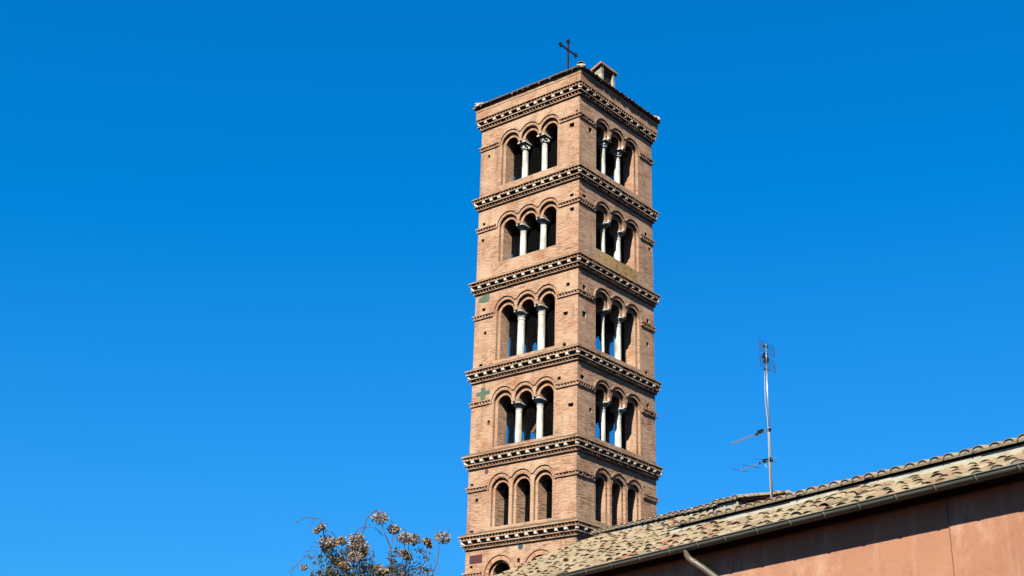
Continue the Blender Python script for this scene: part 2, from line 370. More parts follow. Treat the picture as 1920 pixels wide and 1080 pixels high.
# corbels that show largest get an object each, the rest are one part
order = [c for c in late_corbels if c[1] == 0] + [c for c in reversed(late_corbels) if c[1] == 1]
solo = set(id(c) for c in order[:100])
rest = MB()
for c in late_corbels:
    ci, k, u, zb, corner = c; mtx = corbel_matrix(k, u, zb, corner)
    if id(c) in solo:
        if corb_obj is None: o = corb_obj = corb.build('corbel', M['corbel'])
        else: o = corb_obj.copy(); COL.objects.link(o)
        o.parent = cornices[ci]; o.matrix_local = mtx
    else: rest.add([mtx @ Vector(p) for p in corb.v], corb.f)
ro = rest.build('corbel', M['corbel'], tower); ro['kind'] = 'stuff'

# impost string courses: one wrapping each corner
for i, zt in enumerate(IMP):
    for k in FACES:
        mb = MB(); ue = 1.565 if i < 5 else (1.655 if k % 2 == 0 else 1.7)
        for pr, a, b in [(.085,0,.045),(.02,.045,.135),(.05,.135,.175)]:
            # corner between face k (right end) and face k+1 (left end)
            for (kk, a0, a1) in ((k, ue, H2+pr), ((k+1) % 4, -H2, -ue)):
                pts = [facepos(kk, a0, .01, zt-b), facepos(kk, a1, .01, zt-b), facepos(kk, a1, -pr, zt-b), facepos(kk, a0, -pr, zt-b)]
                up = [(x, y, zt-a) for x, y, _ in pts]
                mb.rings([pts, up])
        teeth(mb, k, ue+.01, H2+.06, .02, .082, zt-.134, zt-.046, jit=.012)
        teeth(mb, (k+1) % 4, -H2-.06, -ue-.01, .02, .082, zt-.134, zt-.046, jit=.012)
        mb.build('string_course', M['cornice'], tower)

# arch rings (voussoirs) and hood mouldings
def ring_seg(mb, k, c, zc, ri, ro_, a0, a1, n, w0, w1, var=True):
    for i in range(n):
        g_ = .08 if var else 0
        t0 = radians(a0+(a1-a0)*(i+g_)/n); t1 = radians(a0+(a1-a0)*(i+1-g_)/n)
        q = []
        for w in (w0, w1):
            for t_, r in ((t0, ri), (t1, ri), (t1, ro_), (t0, ro_)): q.append(facepos(k, c+r*cos(t_), w, zc+r*sin(t_)))
        mb.add(q, [(0,3,2,1),(4,5,6,7),(0,1,5,4),(1,2,6,5),(2,3,7,6),(3,0,4,7)], random.random() if var else .5)
for k in FACES:
    for i in range(6):
        cs = UC if i < 5 else (-.86, .95)
        if i < 5: ri, rh0, rh1, zs, dz = RM+.004, RHI, RHO, TOP[i]-R1, .11
        else: ri, rh0, rh1, zs, dz = .525, .70, .755, 10.42, .0
        mh = MB()
        for j, c in enumerate(cs):
            mv = MB()
            cut = math.degrees(math.acos(min(1, .4925/rh1))) if i < 5 else 0
            aL = 180-cut if (j > 0 and i < 5) else 184; aR = cut if (j < 2 and i < 5) else -4
            if i == 5: aL, aR = 194, -14
            ring_seg(mh, k, c, zs+dz, rh0, rh1, aR, aL, 26, .01, -.045, False)
            zr = zs+dz*.55
            ring_seg(mv, k, c, zr, ri, rh0-.025, max(aR, 4), min(aL, 176), 21, .03, -.010)
            # inner order of thin bricks round the opening, on the recessed plane
            r0 = R1+.004 if i < 5 else .404
            mv.build('arch_ring', M['voussoir'], tower); mv = MB()
            ring_seg(mv, k, c, TOP[i]-R1 if i < 5 else 10.47, r0, r0+.085, 2, 178, 17, TA+.02, TA-.012)
            mv.build('arch_ring', M['voussoir'], tower)
        mh.build('hood_moulding', M['cornice'], tower)

# columns and capitals
def ell(cx, cy, rx, ry, z, n=20, sq=0.0):
    out = []
    for i in range(n):
        a = 2*pi*i/n; x, y = cos(a), sin(a)
        m_ = max(abs(x), abs(y)); f = 1+(1/m_-1)*sq
        out.append((cx+x*f*rx, cy+y*f*ry, z))
    return out
WD = .36
for k in FACES:
    for i in range(4):
        zs = TOP[i]-R1-.03
        for j, uc in enumerate((-.45, .54)):
            r = ([.122, .128, .14, .130][i] if j == 0 or k % 2 == 0 else [.125, .13, .128, .124][i])*random.uniform(.97, 1.06); hc = [.40, .27, .27, .30][i]
            if k == 1 and j == 0: r = [.105, .10, .072, .11][i]
            zb = SILL[i]-.01; zc = zs-hc
            mb = MB(); rr = []
            wob = [random.uniform(-.012, .012) for _ in range(6)]
            prof = [(0, 1.10), (.03, 1.10), (.035, 1.0), (.3, 1.0), (.6, .97), (.9, .92), (.955, .90), (.96, 1.0), (1, 1.0)]
            for t_, f in prof:
                z = zb+(zc-zb)*t_
                rr.append([tuple(facepos(k, uc+wob[1]*t_+x, WD+y, z)) for x, y, _ in ell(0, 0, r*f, r*f, z)])
            mb.rings(rr if k in (0, 2) or True else rr)
            col = mb.build('column', M['marble'], tower, smooth=False)
            cp = MB()
            if i == 0:      # leafy capital under a thin abacus
                rq = r; r = max(r, .13)
                pr = [(0, .8, .8, 0), (.10, 1.0, 1.0, .1), (.12, 1.35, 1.3, .2), (.16, 1.0, 1.05, .2), (.28, 1.08, 1.2, .5), (.31, 1.4, 1.7, .8), (.345, 1.0, 1.5, .9)]
                cp.rings([[facepos(k, uc+x, WD+y, zc+dz) for x, y, _ in ell(0, 0, r*a*.93, r*b*.93, 0, sq=s_)] for dz, a, b, s_ in pr])
                for a_ in range(8):   # leaf tips
                    an = a_*pi/4+.2; cp.obox(V(*facepos(k, uc+cos(an)*r*1.12, WD+sin(an)*r*1.15, zc+.2+.06*(a_ % 2))), V(.035,0,0), V(0,.035,0), V(0,0,.05))
                a, b = .195, .29
                q = [facepos(k, uc+x, WD+y, zc+hc-.055) for x, y in ((-a,-b),(a,-b),(a,b),(-a,b))]
                cp.rings([q, [(x, y, zs-.001) for x, y, _ in q]])
            else:           # splayed impost capital, long from front to back
                a, b = .188, .295
                pr = [(0, r*.95, r*.95, 0), (.03, r*1.02, r*1.02, 0), (.05, r*.92, r*.95, .1), (hc*.45, r*1.02, r*1.22, .4), (hc*.7, a*.9, b*.8, .8), (hc*.82, a, b, 1), (hc-.001, a, b, 1)]
                cp.rings([[facepos(k, uc+x, WD+y, zc+dz) for x, y, _ in ell(0, 0, ax, bx, 0, sq=s_)] for dz, ax, bx, s_ in pr])
            q = [facepos(k, uc+x, y, zs+.001) for x, y in ((-.06,.02),(.06,.02),(.06,TA+.02),(-.06,TA+.02))]   # small block under the pier front
            cp.rings([q, [(x, y, zs+.11) for x, y, _ in q]])
            cp.build('capital', M['grey_marble'] if i else M['marble'], col)

# bird netting across the openings
for k in FACES:
    for i in range(5):
        mb = MB(); z0, z1 = SILL[i], TOP[i]-.02
        spans = [(UC[0]-R1, UC[2]+R1)] if i < 4 else [(c-R1, c+R1) for c in UC]
        for u0, u1 in spans:
            n = int((u1-u0)/.07)
            for a in range(n+1):
                u = u0+(u1-u0)*a/n; q = [facepos(k, u+x, T+y, z0) for x, y in ((-.003,.004),(.003,.004),(.003,.009),(-.003,.009))]
                mb.rings([q, [(x, y, z1) for x, y, _ in q]])
            n = int((z1-z0)/.12)
            for a in range(1, n):
                z = z0+(z1-z0)*a/n; q = [facepos(k, u0, T+y, z+x) for x, y in ((-.002,.010),(.002,.010),(.002,.014),(-.002,.014))]
                q2 = [facepos(k, u1, T+y, z+x) for x, y in ((-.002,.010),(.002,.010),(.002,.014),(-.002,.014))]
                mb.rings([q, q2])
        mb.build('bird_netting', M['net'], tower)
# timbers inside
def beam(p, q, r): 
    mb = MB(); p, q = V(*p), V(*q); d = (q-p).normalized(); s_ = d.cross(V(0,0,1)).normalized(); mb.obox((p+q)/2, d*(q-p).length/2, s_*r, d.cross(s_)*r); mb.build('timber_beam', M['wood'], tower)
beam((-.28,-1.55,15.75), (.42,-1.35,16.9), .05); beam((-.1,-1.3,16.75), (.4,-1.0,16.2), .03)
beam((.62,-1.5,20.2), (1.1,-1.2,19.3), .06)
beam((-1.85,-.4,22.95), (1.85,-.4,22.95), .09); beam((-1.85,.3,19.0), (1.85,.3,19.0), .08)

# stone inlays
def inlay(name, outline, mat, pr=.008, k=0):
    vs, fs = plate(outline, [], .05); mb = MB(); mb.add([facepos(k, u, w-pr, z) for u, w, z in vs], fs); return mb.build(name, mat, tower)
inlay('stone_inlay', [(-2.34,21.13)]+[(-1.83+.51*cos(radians(a)), 21.10+.33*sin(radians(a))) for a in range(170, 85, -12)]+[(-1.80,21.38),(-1.80,21.07),(-2.05,21.06)][0:3], M['green'])['label'] = 'green quarter-round stone inlay'
inlay('stone_inlay', [(-2.28,17.27),(-2.05,17.27),(-2.05,17.09),(-1.83,17.09),(-1.83,17.27),(-1.60,17.27),(-1.60,17.42),(-1.83,17.42),(-1.83,17.57),(-2.05,17.57),(-2.05,17.42),(-2.28,17.42)], M['green'])['label'] = 'green cross-shaped stone inlay'
inlay('stone_inlay', [(-1.63+.095*cos(a*pi/10), 14.27+.10*sin(a*pi/10)) for a in range(20)], M['disc'])['label'] = 'small brown round stone inlay'
inlay('stone_inlay', [(.07+.115*cos(a*pi/10), 11.32+.12*sin(a*pi/10)) for a in range(20)], M['slate'])['label'] = 'small dark round stone inlay'
inlay('stone_ring', [(.07+.14*cos(a*pi/10), 11.32+.145*sin(a*pi/10)) for a in range(20)], M['mortar'], .004)
inlay('stone_inlay', [(-2.30,10.93),(-1.70,10.93),(-1.70,11.23),(-2.30,11.23)], M['purple'])['label'] = 'rectangular dark red porphyry slab'

inlay('mossy_sill', [(-1.22,22.08),(1.34,22.08),(1.34,22.60),(-1.22,22.60)], M['moss'], .006, 1)['label'] = 'brick sill strip stained green with moss'
# parapet and roof of the tower
mb = MB(); ringbox(mb, .195, 29.26, 29.60); ringbox(mb, .21, 29.60, 29.78); mb.build('parapet', M['brick'], tower)

def tile(mb, p, d, l, nrm, L, r0, r1, tint, n=6, th=.016, cap=True, flat=.75):
    # half barrel; p = middle of the lower end on the deck, d up-slope, l sideways, nrm up
    def half(q, r, f=1): return [q+l*(r*cos(pi*i/n))+nrm*(r*flat*sin(pi*i/n)) for i in range(n+1)]
    a = half(p, r0); b = half(p+d*L, r1); ai = half(p, r0-th); bi = half(p+d*(L*.35), (r0+r1)/2-th)
    vs = a+b+ai+bi; m_ = n+1; fs = []
    for i in range(n):
        fs.append((i, i+1, m_+i+1, m_+i)); fs.append((i+1, i, 2*m_+i, 2*m_+i+1)); fs.append((2*m_+i+1, 2*m_+i, 3*m_+i, 3*m_+i+1))
    mb.add(vs, fs, tint)
def pan(mb, p, d, l, nrm, L, w, tint, lift=.022, th=.018):
    a = p+nrm*lift; b = p+d*L
    vs = [a-l*w, a+l*w, b+l*w, b-l*w, a-l*w-nrm*th, a+l*w-nrm*th]
    mb.add(vs, [(0,1,2,3),(0,4,5,1)], tint)
def rt():
    x = random.random()
    return random.uniform(.12,.3) if x < .2 else random.uniform(.3,.78) if x < .93 else random.uniform(.8,1)

EV = 2.80; ZE = 29.86; PR = radians(19); APEX = ZE+EV*tan(PR)
rf = MB(); rf.rings([[(-EV,-EV,29.782),(EV,-EV,29.782),(EV,EV,29.782),(-EV,EV,29.782)],[(-EV,-EV,29.835),(EV,-EV,29.835),(EV,EV,29.835),(-EV,EV,29.835)],[(-.02,-.02,APEX-.03),(.02,-.02,APEX-.03),(.02,.02,APEX-.03),(-.02,.02,APEX-.03)]])
roof_o = rf.build('roof', M['redtile'], tower)
tm = MB(); mm = MB()
for k in FACES:
    dirs = [(V(1,0,0),V(0,1,0)),(V(0,1,0),V(-1,0,0)),(V(-1,0,0),V(0,-1,0)),(V(0,-1,0),V(1,0,0))][k]
    l, inn = dirs; d = (inn*cos(PR)+V(0,0,sin(PR))); nrm = (V(0,0,cos(PR))-inn*sin(PR))
    n = 20
    for i in range(n):
        u = -EV+.16+(2*EV-.32)*i/(n-1); mx = EV-abs(u); s_ = 0
        off = random.uniform(-.02,.05)
        while s_ < mx:
            L = min(.45, mx-s_+.15)
            p = -inn*(EV-s_+.03+off)+l*(u+random.uniform(-.015,.015))+V(0,0,ZE-.03+(s_-.03-off)*tan(PR))
            tile(tm, p, d, l, nrm, L+.06, .095, .075, rt(), flat=.6)
            if s_ == 0: tm.add([tuple(p+d*.012+l*(.08*cos(pi*a/7))+nrm*(.048*sin(pi*a/7))) for a in range(8)], [tuple(range(8))], random.uniform(.4,.8))
            s_ += .40
        if i < n-1:
            u2 = u+(EV-.16)/(n-1); mx = EV-abs(u2); s_ = 0
            while s_ < mx:
                p = -inn*(EV-s_+.05)+l*u2+V(0,0,ZE-.03+(s_-.05)*tan(PR)); pan(tm, p, d, l, nrm, .42, .11, rt()); s_ += .40
    # hip ridge tiles and the mortar lump at the corner
    c = V(1,-1,0) if k == 0 else V(1,1,0) if k == 1 else V(-1,1,0) if k == 2 else V(-1,-1,0)
    c.normalize(); hp = math.atan(tan(PR)/sqrt(2)); d2 = -c*cos(hp)+V(0,0,sin(hp)); n2 = V(0,0,cos(hp))+c*sin(hp); l2 = d2.cross(n2)
    s_ = 0.0
    while s_ < EV*sqrt(2)-.2:
        p = c*(EV*sqrt(2)-.10-s_)+V(0,0,ZE+.02+(.10+s_)*tan(hp)); tile(tm, p+n2*.05, d2, l2, n2, .46, .15, .12, rt()); s_ += .40
    q = c*(EV*sqrt(2)-.22)+V(0,0,ZE+.06)
    a = [[q+ l2*(x*.19)*sc - c*(y*.17)*sc + V(0,0,z) + V(random.uniform(-.03,.03),random.uniform(-.03,.03),random.uniform(-.02,.02)) for x, y in ((-1,-1),(0,-1.2),(1,-1),(1.1,0),(1,1),(0,1.2),(-1,1),(-1.1,0))] for z, sc in ((-.06,.85),(.03,.8),(.09,.62),(.12,.5))]
    mm.rings([[tuple(v) for v in r] for r in a])
o_ = len(tm.v); tm.v += mm.v; tm.f += [tuple(i+o_ for i in f) for f in mm.f]; tm.t += mm.t; tm.m += [1]*len(mm.f)
tm.build('roof_tiles', [M['redtile'], M['mortar']], roof_o)
# small dormer hatch on the roof: lean-to box open towards the right face
dm = MB(); x0, x1, v0, v1, zb_, zt_ = .55, 1.72, .06, 1.00, 30.0, 31.60
dm.box((x0, v0, zb_), (x1-.10, v0+.13, zt_)); dm.box((x0, v1-.13, zb_), (x1-.10, v1, zt_)); dm.box((x0, v0+.13, zb_), (x0+.12, v1-.13, zt_))
dm.box((x1-.098, v0, zb_), (x1, v0+.132, zt_)); dm.box((x1-.098, v1-.132, zb_), (x1, v1, zt_)); dm.box((x1-.09, v0+.133, zb_), (x1-.01, v1-.133, 30.55))
do = dm.build('roof_hatch', M['cream'], roof_o)
ho = MB(); ho.box((x1-.16, v0+.131, 30.3), (x1-.112, v1-.131, zt_+.05)); ho.build('opening_shade', M['iron'], do)  # near-black panel behind the posts, standing in for shade inside the hatch
dc = MB()
for zo, gx, mat_ in ((0, .14, 0),):
    a = V(x1+.05, 0, zt_+.10); b = V(x0-.25, 0, zt_-.52)
    p = [(a.x, v0-.12, a.z-.0), (a.x, v1+.15, a.z-.0), (b.x, v1+.15, b.z), (b.x, v0-.12, b.z)]
    dc.rings([p, [(x, y, z+.10) for x, y, z in p]])
    gz = lambda x: a.z+(x-a.x)*(a.z-b.z)/(a.x-b.x)
    dw = MB()
    for y0, y1 in ((v0, v0+.13), (v1-.13, v1)):   # wedge between the box and the sloping cap
        q = [(x0, y0, zt_-.3), (x1, y0, zt_-.3), (x1, y0, gz(x1)), (x0, y0, gz(x0))]
        dw.rings([q, [(x, y1, z) for x, y, z in q]])
    dw.rings([[(x0+.1,v0+.131,gz(x0+.1)-.12),(x1-.2,v0+.131,gz(x1-.2)-.12),(x1-.2,v0+.131,gz(x1-.2)-.01),(x0+.1,v0+.131,gz(x0+.1)-.01)],[(x0+.1,v1-.131,gz(x0+.1)-.12),(x1-.2,v1-.131,gz(x1-.2)-.12),(x1-.2,v1-.131,gz(x1-.2)-.01),(x0+.1,v1-.131,gz(x0+.1)-.01)]])
    dw.build('hatch_gable', M['cream'], roof_o)
dc.build('hatch_cap', M['cornice'], roof_o)

# ------------------------------------------------------------------ iron cross on the tower roof
def tl(x, y, z): return base + lx*x + ly*y + V(0, 0, z)
ctop = None
v = ray(1063.7, 74); 
cb_ = tl(0, 0, APEX-.08); 
zc_top = v.z*(cb_.y/v.y)+CAMZ
cross = empty('iron_cross', cb_, -TH, 'black wrought iron cross with trefoil ends standing on the tower roof', 'cross')
hh = zc_top-cb_.z; zx = hh-.52
m_ = MB(); m_.box((-.032,-.032,0), (.032,.032,hh-.14)); m_.build('upright', M['iron'], cross)
m_ = MB(); m_.box((-.026,-.52,zx-.035), (.026,.52,zx+.035)); m_.build('crossbar', M['iron'], cross)
for c, dr, sd_ in ((V(0,0,hh-.14), V(0,0,1), V(0,1,0)), (V(0,.50,zx), V(0,1,0), V(0,0,1)), (V(0,-.50,zx), V(0,-1,0), V(0,0,1))):
    m_ = MB()
    for o_, r in ((dr*.10, .055), (sd_*.075+dr*.02, .05), (-sd_*.075+dr*.02, .05)):
        q = c+o_; n = 10
        m_.rings([[tuple(q+(dr*cos(2*pi*i/n)+sd_*sin(2*pi*i/n))*r + V(x,0,0)) for i in range(n)] for x in (-.03, .03)])
    m_.build('finial', M['iron'], cross)

# ------------------------------------------------------------------ church building with tiled roof
ANG = radians(57.3); E_ = V(-cos(ANG), sin(ANG), 0); N_ = V(sin(ANG), cos(ANG), 0)
P0 = V(4.2908794, 19.4277934, 4.5+CAMZ); AL = radians(24)
D_ = N_*cos(AL)+V(0,0,sin(AL)); NR = V(0,0,cos(AL))-N_*sin(AL)
# local frame of the building: x along -E (to the right), y = N (away), z up; origin on the ground under P0
church = empty('church_building', (P0.x, P0.y, 0), math.atan2(-E_.y, -E_.x), 'terracotta plastered church building with tiled roof, grey gutter and downpipe in the foreground', 'church')
ZEV = P0.z
LX, LY, LZ = V(1,0,0), V(0,1,0), V(0,0,1)          # t = -x
d24 = V(0, cos(AL), sin(AL)); n24 = V(0, -sin(AL), cos(AL))
def rp(t, s, h=0): return V(-t, s, ZEV-.035+s*tan(AL)) + n24*h     # point on the roof plane
Aline = lambda t: 1.62+.095*t
Bline = lambda t: 3.80+.24*(t-4.2)
SW = .25                                              # wall face behind the gutter line
wl = MB()
wl.box((2.455, SW-.012, 0), (9, SW+.5, ZEV+.14)); wl.box((-12.55, SW, 0), (2.455, SW+.5, ZEV+.14))
wo_ = wl.build('wall', M['plaster'], church)
gb = MB()                                             # gable end and rear walls
gp = [(SW+.5, 0), (7.5, 0), (7.5, ZEV+2.0), (6.2, ZEV+6.2*tan(AL)-.12), (SW+.5, ZEV+(SW+.5)*tan(AL)-.12)]
gb.rings([[(-12.55, y, z) for y, z in gp], [(-12.1, y, z) for y, z in gp]])
gb.rings([[(8.6, y, z) for y, z in [(SW+.5,0),(4,0),(4,ZEV+.5),(2.6,ZEV+.9),(SW+.5,ZEV+.2)]], [(9, y, z) for y, z in [(SW+.5,0),(4,0),(4,ZEV+.5),(2.6,ZEV+.9),(SW+.5,ZEV+.2)]]])
gb.box((-12.1, 7.0, 0), (-4.2, 7.5, ZEV+2.0)); gb.box((-4.2, 3.6, 0), (8.6, 4, ZEV+.6))
gb.build('rear_wall', M['plaster'], church)
m_ = MB(); zz = [4.9+i*.13*0 for i in range(2)]
m_.tube([(2.462, SW-.017, 0.2), (2.458, SW-.017, 3), (2.466, SW-.017, 4.6), (2.455, SW-.017, 6.05)], .0055, 6); m_.build('wall_joint', M['spout'], church)  # thin dark tube added to draw the joint between the wall sections
# deck
dk = MB(); poly = [(-8.9,-.03),(12.6,-.03),(12.6,Bline(12.6)+.5),(5.2,Bline(5.2)+.4),(5.2,Aline(5.2)+.8),(-8.9,Aline(-8.9)+.8)]
dk.rings([[tuple(rp(t,s,-.034)) for t,s in poly], [tuple(rp(t,s,-.012)) for t,s in poly]])
roofc = dk.build('roof', M['tile'], church)
ct = MB(); SP = .292
ncol = int((12.8+6.0)/SP)
sag = lambda t, s: .03*sin(t*1.3+s*.9)+.02*sin(t*3.1+1)
for i in range(ncol+1):
    t = 12.5-i*SP
    top = Bline(t) if t > 5.6 else Aline(t)+.05
    s = -.10; first = True; drift = random.uniform(-.03,.03)
    while s < top-.1:
        L = min(.44, max(.12, top-s+.03))
        if random.random() > .02:
            jl = random.gauss(0,.02)+drift; js = random.uniform(-.05,.05)
            r0 = random.uniform(.098,.118)
            yaw = random.gauss(0,.07); d = (d24+LX*yaw).normalized(); l = LX-d24*yaw
            roll_ = random.uniform(-.02,.02)
            if first: js = abs(js)*.5
            p = rp(t+jl, s+js, .022+random.uniform(0,.018)+max(0,sag(t,s)))
            tn_ = rt(); tile(ct, p, (d+n24*-.03).normalized(), l, n24, L, r0, r0-.026, tn_, n=7, flat=.52, th=.012)
            if not first and random.random() < .9:
                rr_ = r0-.014; q = p+d24*random.uniform(.002,.014); ct.add([tuple(q+l*(rr_*cos(pi*a/7))+n24*(rr_*.5*sin(pi*a/7))) for a in range(8)], [tuple(range(8))], tn_*random.uniform(.7,1.1))
            if first:                                  # whitish mortar plug closing the eave end
                rr_ = r0-.022; n = 7; q = p+d24*.004
                ct.add([tuple(q+l*(rr_*cos(pi*a/n))+n24*(rr_*.52*sin(pi*a/n))) for a in range(n+1)]+[tuple(q+d24*.1+l*(rr_*.9*cos(pi*a/n))+n24*(rr_*.48*sin(pi*a/n))) for a in range(n+1)],
                       [tuple(range(n+1))]+[(a,a+n+1,a+n+2,a+1) for a in range(n)], .5, 1)
        first = False; s += .33+random.uniform(-.05,.05)
    t2 = t-SP/2; s = -.07
    while s < top-.3:
        lift = random.uniform(.015,.035)
        pan(ct, rp(t2+random.uniform(-.01,.01), s+random.uniform(-.02,.02), max(0,sag(t2,s))-.008), d24, LX, n24, .40, .115, rt(), lift)
        s += .375
ct.build('roof_tiles', [M['tile'], M['mortar']], roofc)
# raised roof strips: cream fascia under a projecting row of tiles
def strip(t0, t1, line, up, depth, pitch, ovh=.07):
    f = MB(); n = 24; dp = radians(pitch); gap = MB(); GH = .04
    for i in range(n):
        a, b = t0+(t1-t0)*i/n, t0+(t1-t0)*(i+1)/n
        pa, pb = rp(a, line(a)), rp(b, line(b))
        w = V(0, .25, 0)
        q = [pa-LZ*.05, pb-LZ*.05, pb-LZ*.05+w, pa-LZ*.05+w]
        f.rings([[tuple(v) for v in q], [(v.x, v.y, z) for v, z in zip(q, (pa.z+up-GH, pb.z+up-GH, pb.z+up-GH+.01, pa.z+up-GH+.01))]])
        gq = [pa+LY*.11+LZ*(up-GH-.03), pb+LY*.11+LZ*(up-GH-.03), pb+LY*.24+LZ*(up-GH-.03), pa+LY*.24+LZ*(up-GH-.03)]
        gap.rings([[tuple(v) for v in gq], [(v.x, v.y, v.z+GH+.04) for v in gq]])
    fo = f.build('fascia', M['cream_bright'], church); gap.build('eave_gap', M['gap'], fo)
    s_ = MB(); tmb = MB()
    dl = V(0, cos(dp), sin(dp)); nl = V(0, -sin(dp), cos(dp))
    for i in range(n):
        a, b = t0+(t1-t0)*i/n, t0+(t1-t0)*(i+1)/n
        q = []
        for tt in (a, b): p = rp(tt, line(tt))+LZ*(up+.002); q.append(p)
        ov = ovh+random.uniform(-.008,.008); lo = [q[0]-dl*ov, q[1]-dl*ov, q[1]+dl*depth, q[0]+dl*depth]
        s_.rings([[tuple(v) for v in lo], [tuple(v+nl*.03) for v in lo]], tint=random.uniform(.55,.8))
    so = s_.build('raised_roof', M['tile'], church)
    m = int((t1-t0)/.275)
    for i in range(m+1):
        tt = t0+(t1-t0)*i/m; s = -.05+random.uniform(-.02,.02); first = True
        while s < depth-.2:
            p = rp(tt, line(tt))+LZ*(up+.022)+dl*s+LX*random.uniform(-.02,.02)+nl*random.uniform(0,.012)
            r0 = random.uniform(.095,.115); tnt = rt() if random.random() < .7 else random.uniform(.8, 1)
            tile(tmb, p, dl, LX, nl, .42, r0, r0-.02, tnt, n=7, flat=.65)
            if first:
                q = p+dl*.012; rr_ = r0-.02
                tmb.add([tuple(q+LX*(rr_*cos(pi*a/7))+nl*(rr_*.62*sin(pi*a/7))) for a in range(8)], [tuple(range(8))], .5, 1)
            first = False; s += .37
    tmb.build('roof_tiles', [M['tile'], M['mortar']], so)
strip(-8.8, 5.55, Aline, .185, 1.5, 13, .045)
strip(6.75, 13.0, Bline, .15, 1.6, 13, .03); strip(5.9, 6.73, Bline, .20, 1.5, 13, .05)
# gutter
GR = .082; gz0 = ZEV-.02
gm = MB(); n = 12
def gprof(x, r, y0=-.075): return [(x, y0-r*cos(pi*i/n), gz0-r*sin(pi*i/n)*1.02) for i in range(n+1)]
xs = [-12.9+i*.5 for i in range(int((9+12.9)/.5)+1)]
vs = []; fs = []; m1 = n+1
for x in xs: vs += gprof(x, GR)+gprof(x, GR-.006)
for a in range(len(xs)-1):
    o = a*2*m1; p = (a+1)*2*m1
    for i in range(n): fs.append((o+i, o+i+1, p+i+1, p+i)); fs.append((o+m1+i+1, o+m1+i, p+m1+i, p+m1+i+1))
    fs.append((o, p, p+m1, o+m1)); fs.append((o+n, o+m1+n, p+m1+n, p+n))
gm.add(vs, fs); gut = gm.build('gutter', M['gutter'], church, smooth=True)
bead = MB(); bead.tube([(-12.9,-.075-GR-.004,gz0+.004),(9,-.075-GR-.004,gz0+.004)], .011, 8); bead.build('gutter_rim', M['gutter'], gut, smooth=True)
for t in [-5.9,-5.25,-4.55,-3.89,-3.24,-2.59,-1.93,-1.27,-.61,.07,.77,1.48,2.12,2.81,3.59,4.37,5.09,5.8,6.5,7.2,7.9,8.6,9.3,10.,10.7,11.4,12.1]:
    b = MB(); p = gprof(-t-.02, GR+.006); q = gprof(-t+.02, GR+.006); p2 = gprof(-t-.02, GR+.001); q2 = gprof(-t+.02, GR+.001)
    vs = p+q+p2+q2; fs = []
    for i in range(n): fs += [(i,i+1,m1+i+1,m1+i), (i+1,i,2*m1+i,2*m1+i+1), (m1+i,m1+i+1,3*m1+i+1,3*m1+i)]
    b.add(vs, fs); b.build('gutter_joint', M['gutter'], gut, smooth=True)
sp = MB(); tx = -2.46
pts = [(tx,-.075,gz0-.04),(tx,-.07,gz0-.10),(tx,-.062,gz0-.15),(tx+.012,-.045,gz0-.19),(tx+.04,-.02,gz0-.225),(tx+.08,.01,gz0-.26),(tx+.20,.08,gz0-.36),(tx+.50,SW-.07,gz0-.60),(tx+.54,SW-.07,gz0-.66),(tx+.55,SW-.07,gz0-.75),(tx+.55,SW-.07,.1)]
sp.tube(pts, .054, 14); so_ = sp.build('downpipe', M['spout'], church, smooth=True)
for i in (5, 8):
    b = MB(); p = V(*pts[i]); q = V(*pts[i+1]); b.tube([p-(q-p).normalized()*.02, p+(q-p).normalized()*.02], .058, 14); b.build('pipe_collar', M['spout'], so_)

# ------------------------------------------------------------------ television aerials on the roof
AX, AY = 5.085, 25.33
zA = 6.21+CAMZ-.05
ant = empty('tv_antenna', (AX, AY, zA), 0, 'thin grey television mast with three aerials rising from the tiled church roof', 'antenna')
def al_(x, y, Y=AY): return at_depth(x, y, Y) - V(AX, AY, zA)
mtop = al_(1437.3, 645)
m_ = MB(); m_.tube([(0,0,-.1), (0,0,1.45), (.005,0,1.5)], .020, 10); m_.tube([(0,0,1.45), (.01,0,mtop.z*.86)], .0155, 10); m_.tube([(.01,0,mtop.z*.80), (.02,0,mtop.z)], .0125, 10)
mast = m_.build('mast', M['alu'], ant, smooth=True)
c_ = MB(); c_.tube([(-.035,-.01,mtop.z*.82), (-.045,-.02,mtop.z*.7), (-.05,-.02,mtop.z*.62), (-.02,-.02,mtop.z*.5), (-.03,-.02,.8), (-.03,-.01,.5), (-.025,0,-.05)], .008, 6); c_.build('cable', M['cable'], mast)
def hdir(a, b):
    n = ray(*a).cross(ray(*b)); d = n.cross(V(0,0,1)); d.normalize(); return d
# grid panel aerial
pd = V(sin(radians(42)), cos(radians(42)), 0); pn = V(-cos(radians(42)), sin(radians(42)), 0)
pa = MB(); hw = .28
zt_ = mtop.z
for zlo, zhi in ((zt_-.22, zt_+.0), (zt_-.54, zt_-.31)):
    for s_ in (-1, 1):
        pa.tube([pd*hw*s_+V(0,0,zlo)-pn*.04, pd*hw*s_+V(0,0,zhi)-pn*.04], .011, 6)
    for j in range(6):
        z = zlo+(zhi-zlo)*j/5; pa.tube([pd*-hw+V(0,0,z)-pn*.04, pd*hw+V(0,0,z)-pn*.04], .004, 5)
pan_o = pa.build('grid_aerial', M['blue_metal'], ant)
d_ = MB()
for z in (-.03, -.20, -.36, -.52): d_.obox(V(0,0,zt_+z)+pd*.06-pn*-.03, pd*.055, pn*.03, V(0,0,.013))
d_.obox(V(0,0,zt_-.28)+pd*.12+pn*.05, pd*.045, pn*.03, V(0,0,.045)); d_.obox(V(0,0,zt_-.29)-pd*.06, pd*.03, pn*.03, V(0,0,.025))
d_.build('junction_box', M['dark_plastic'], pan_o)
x_ = MB()
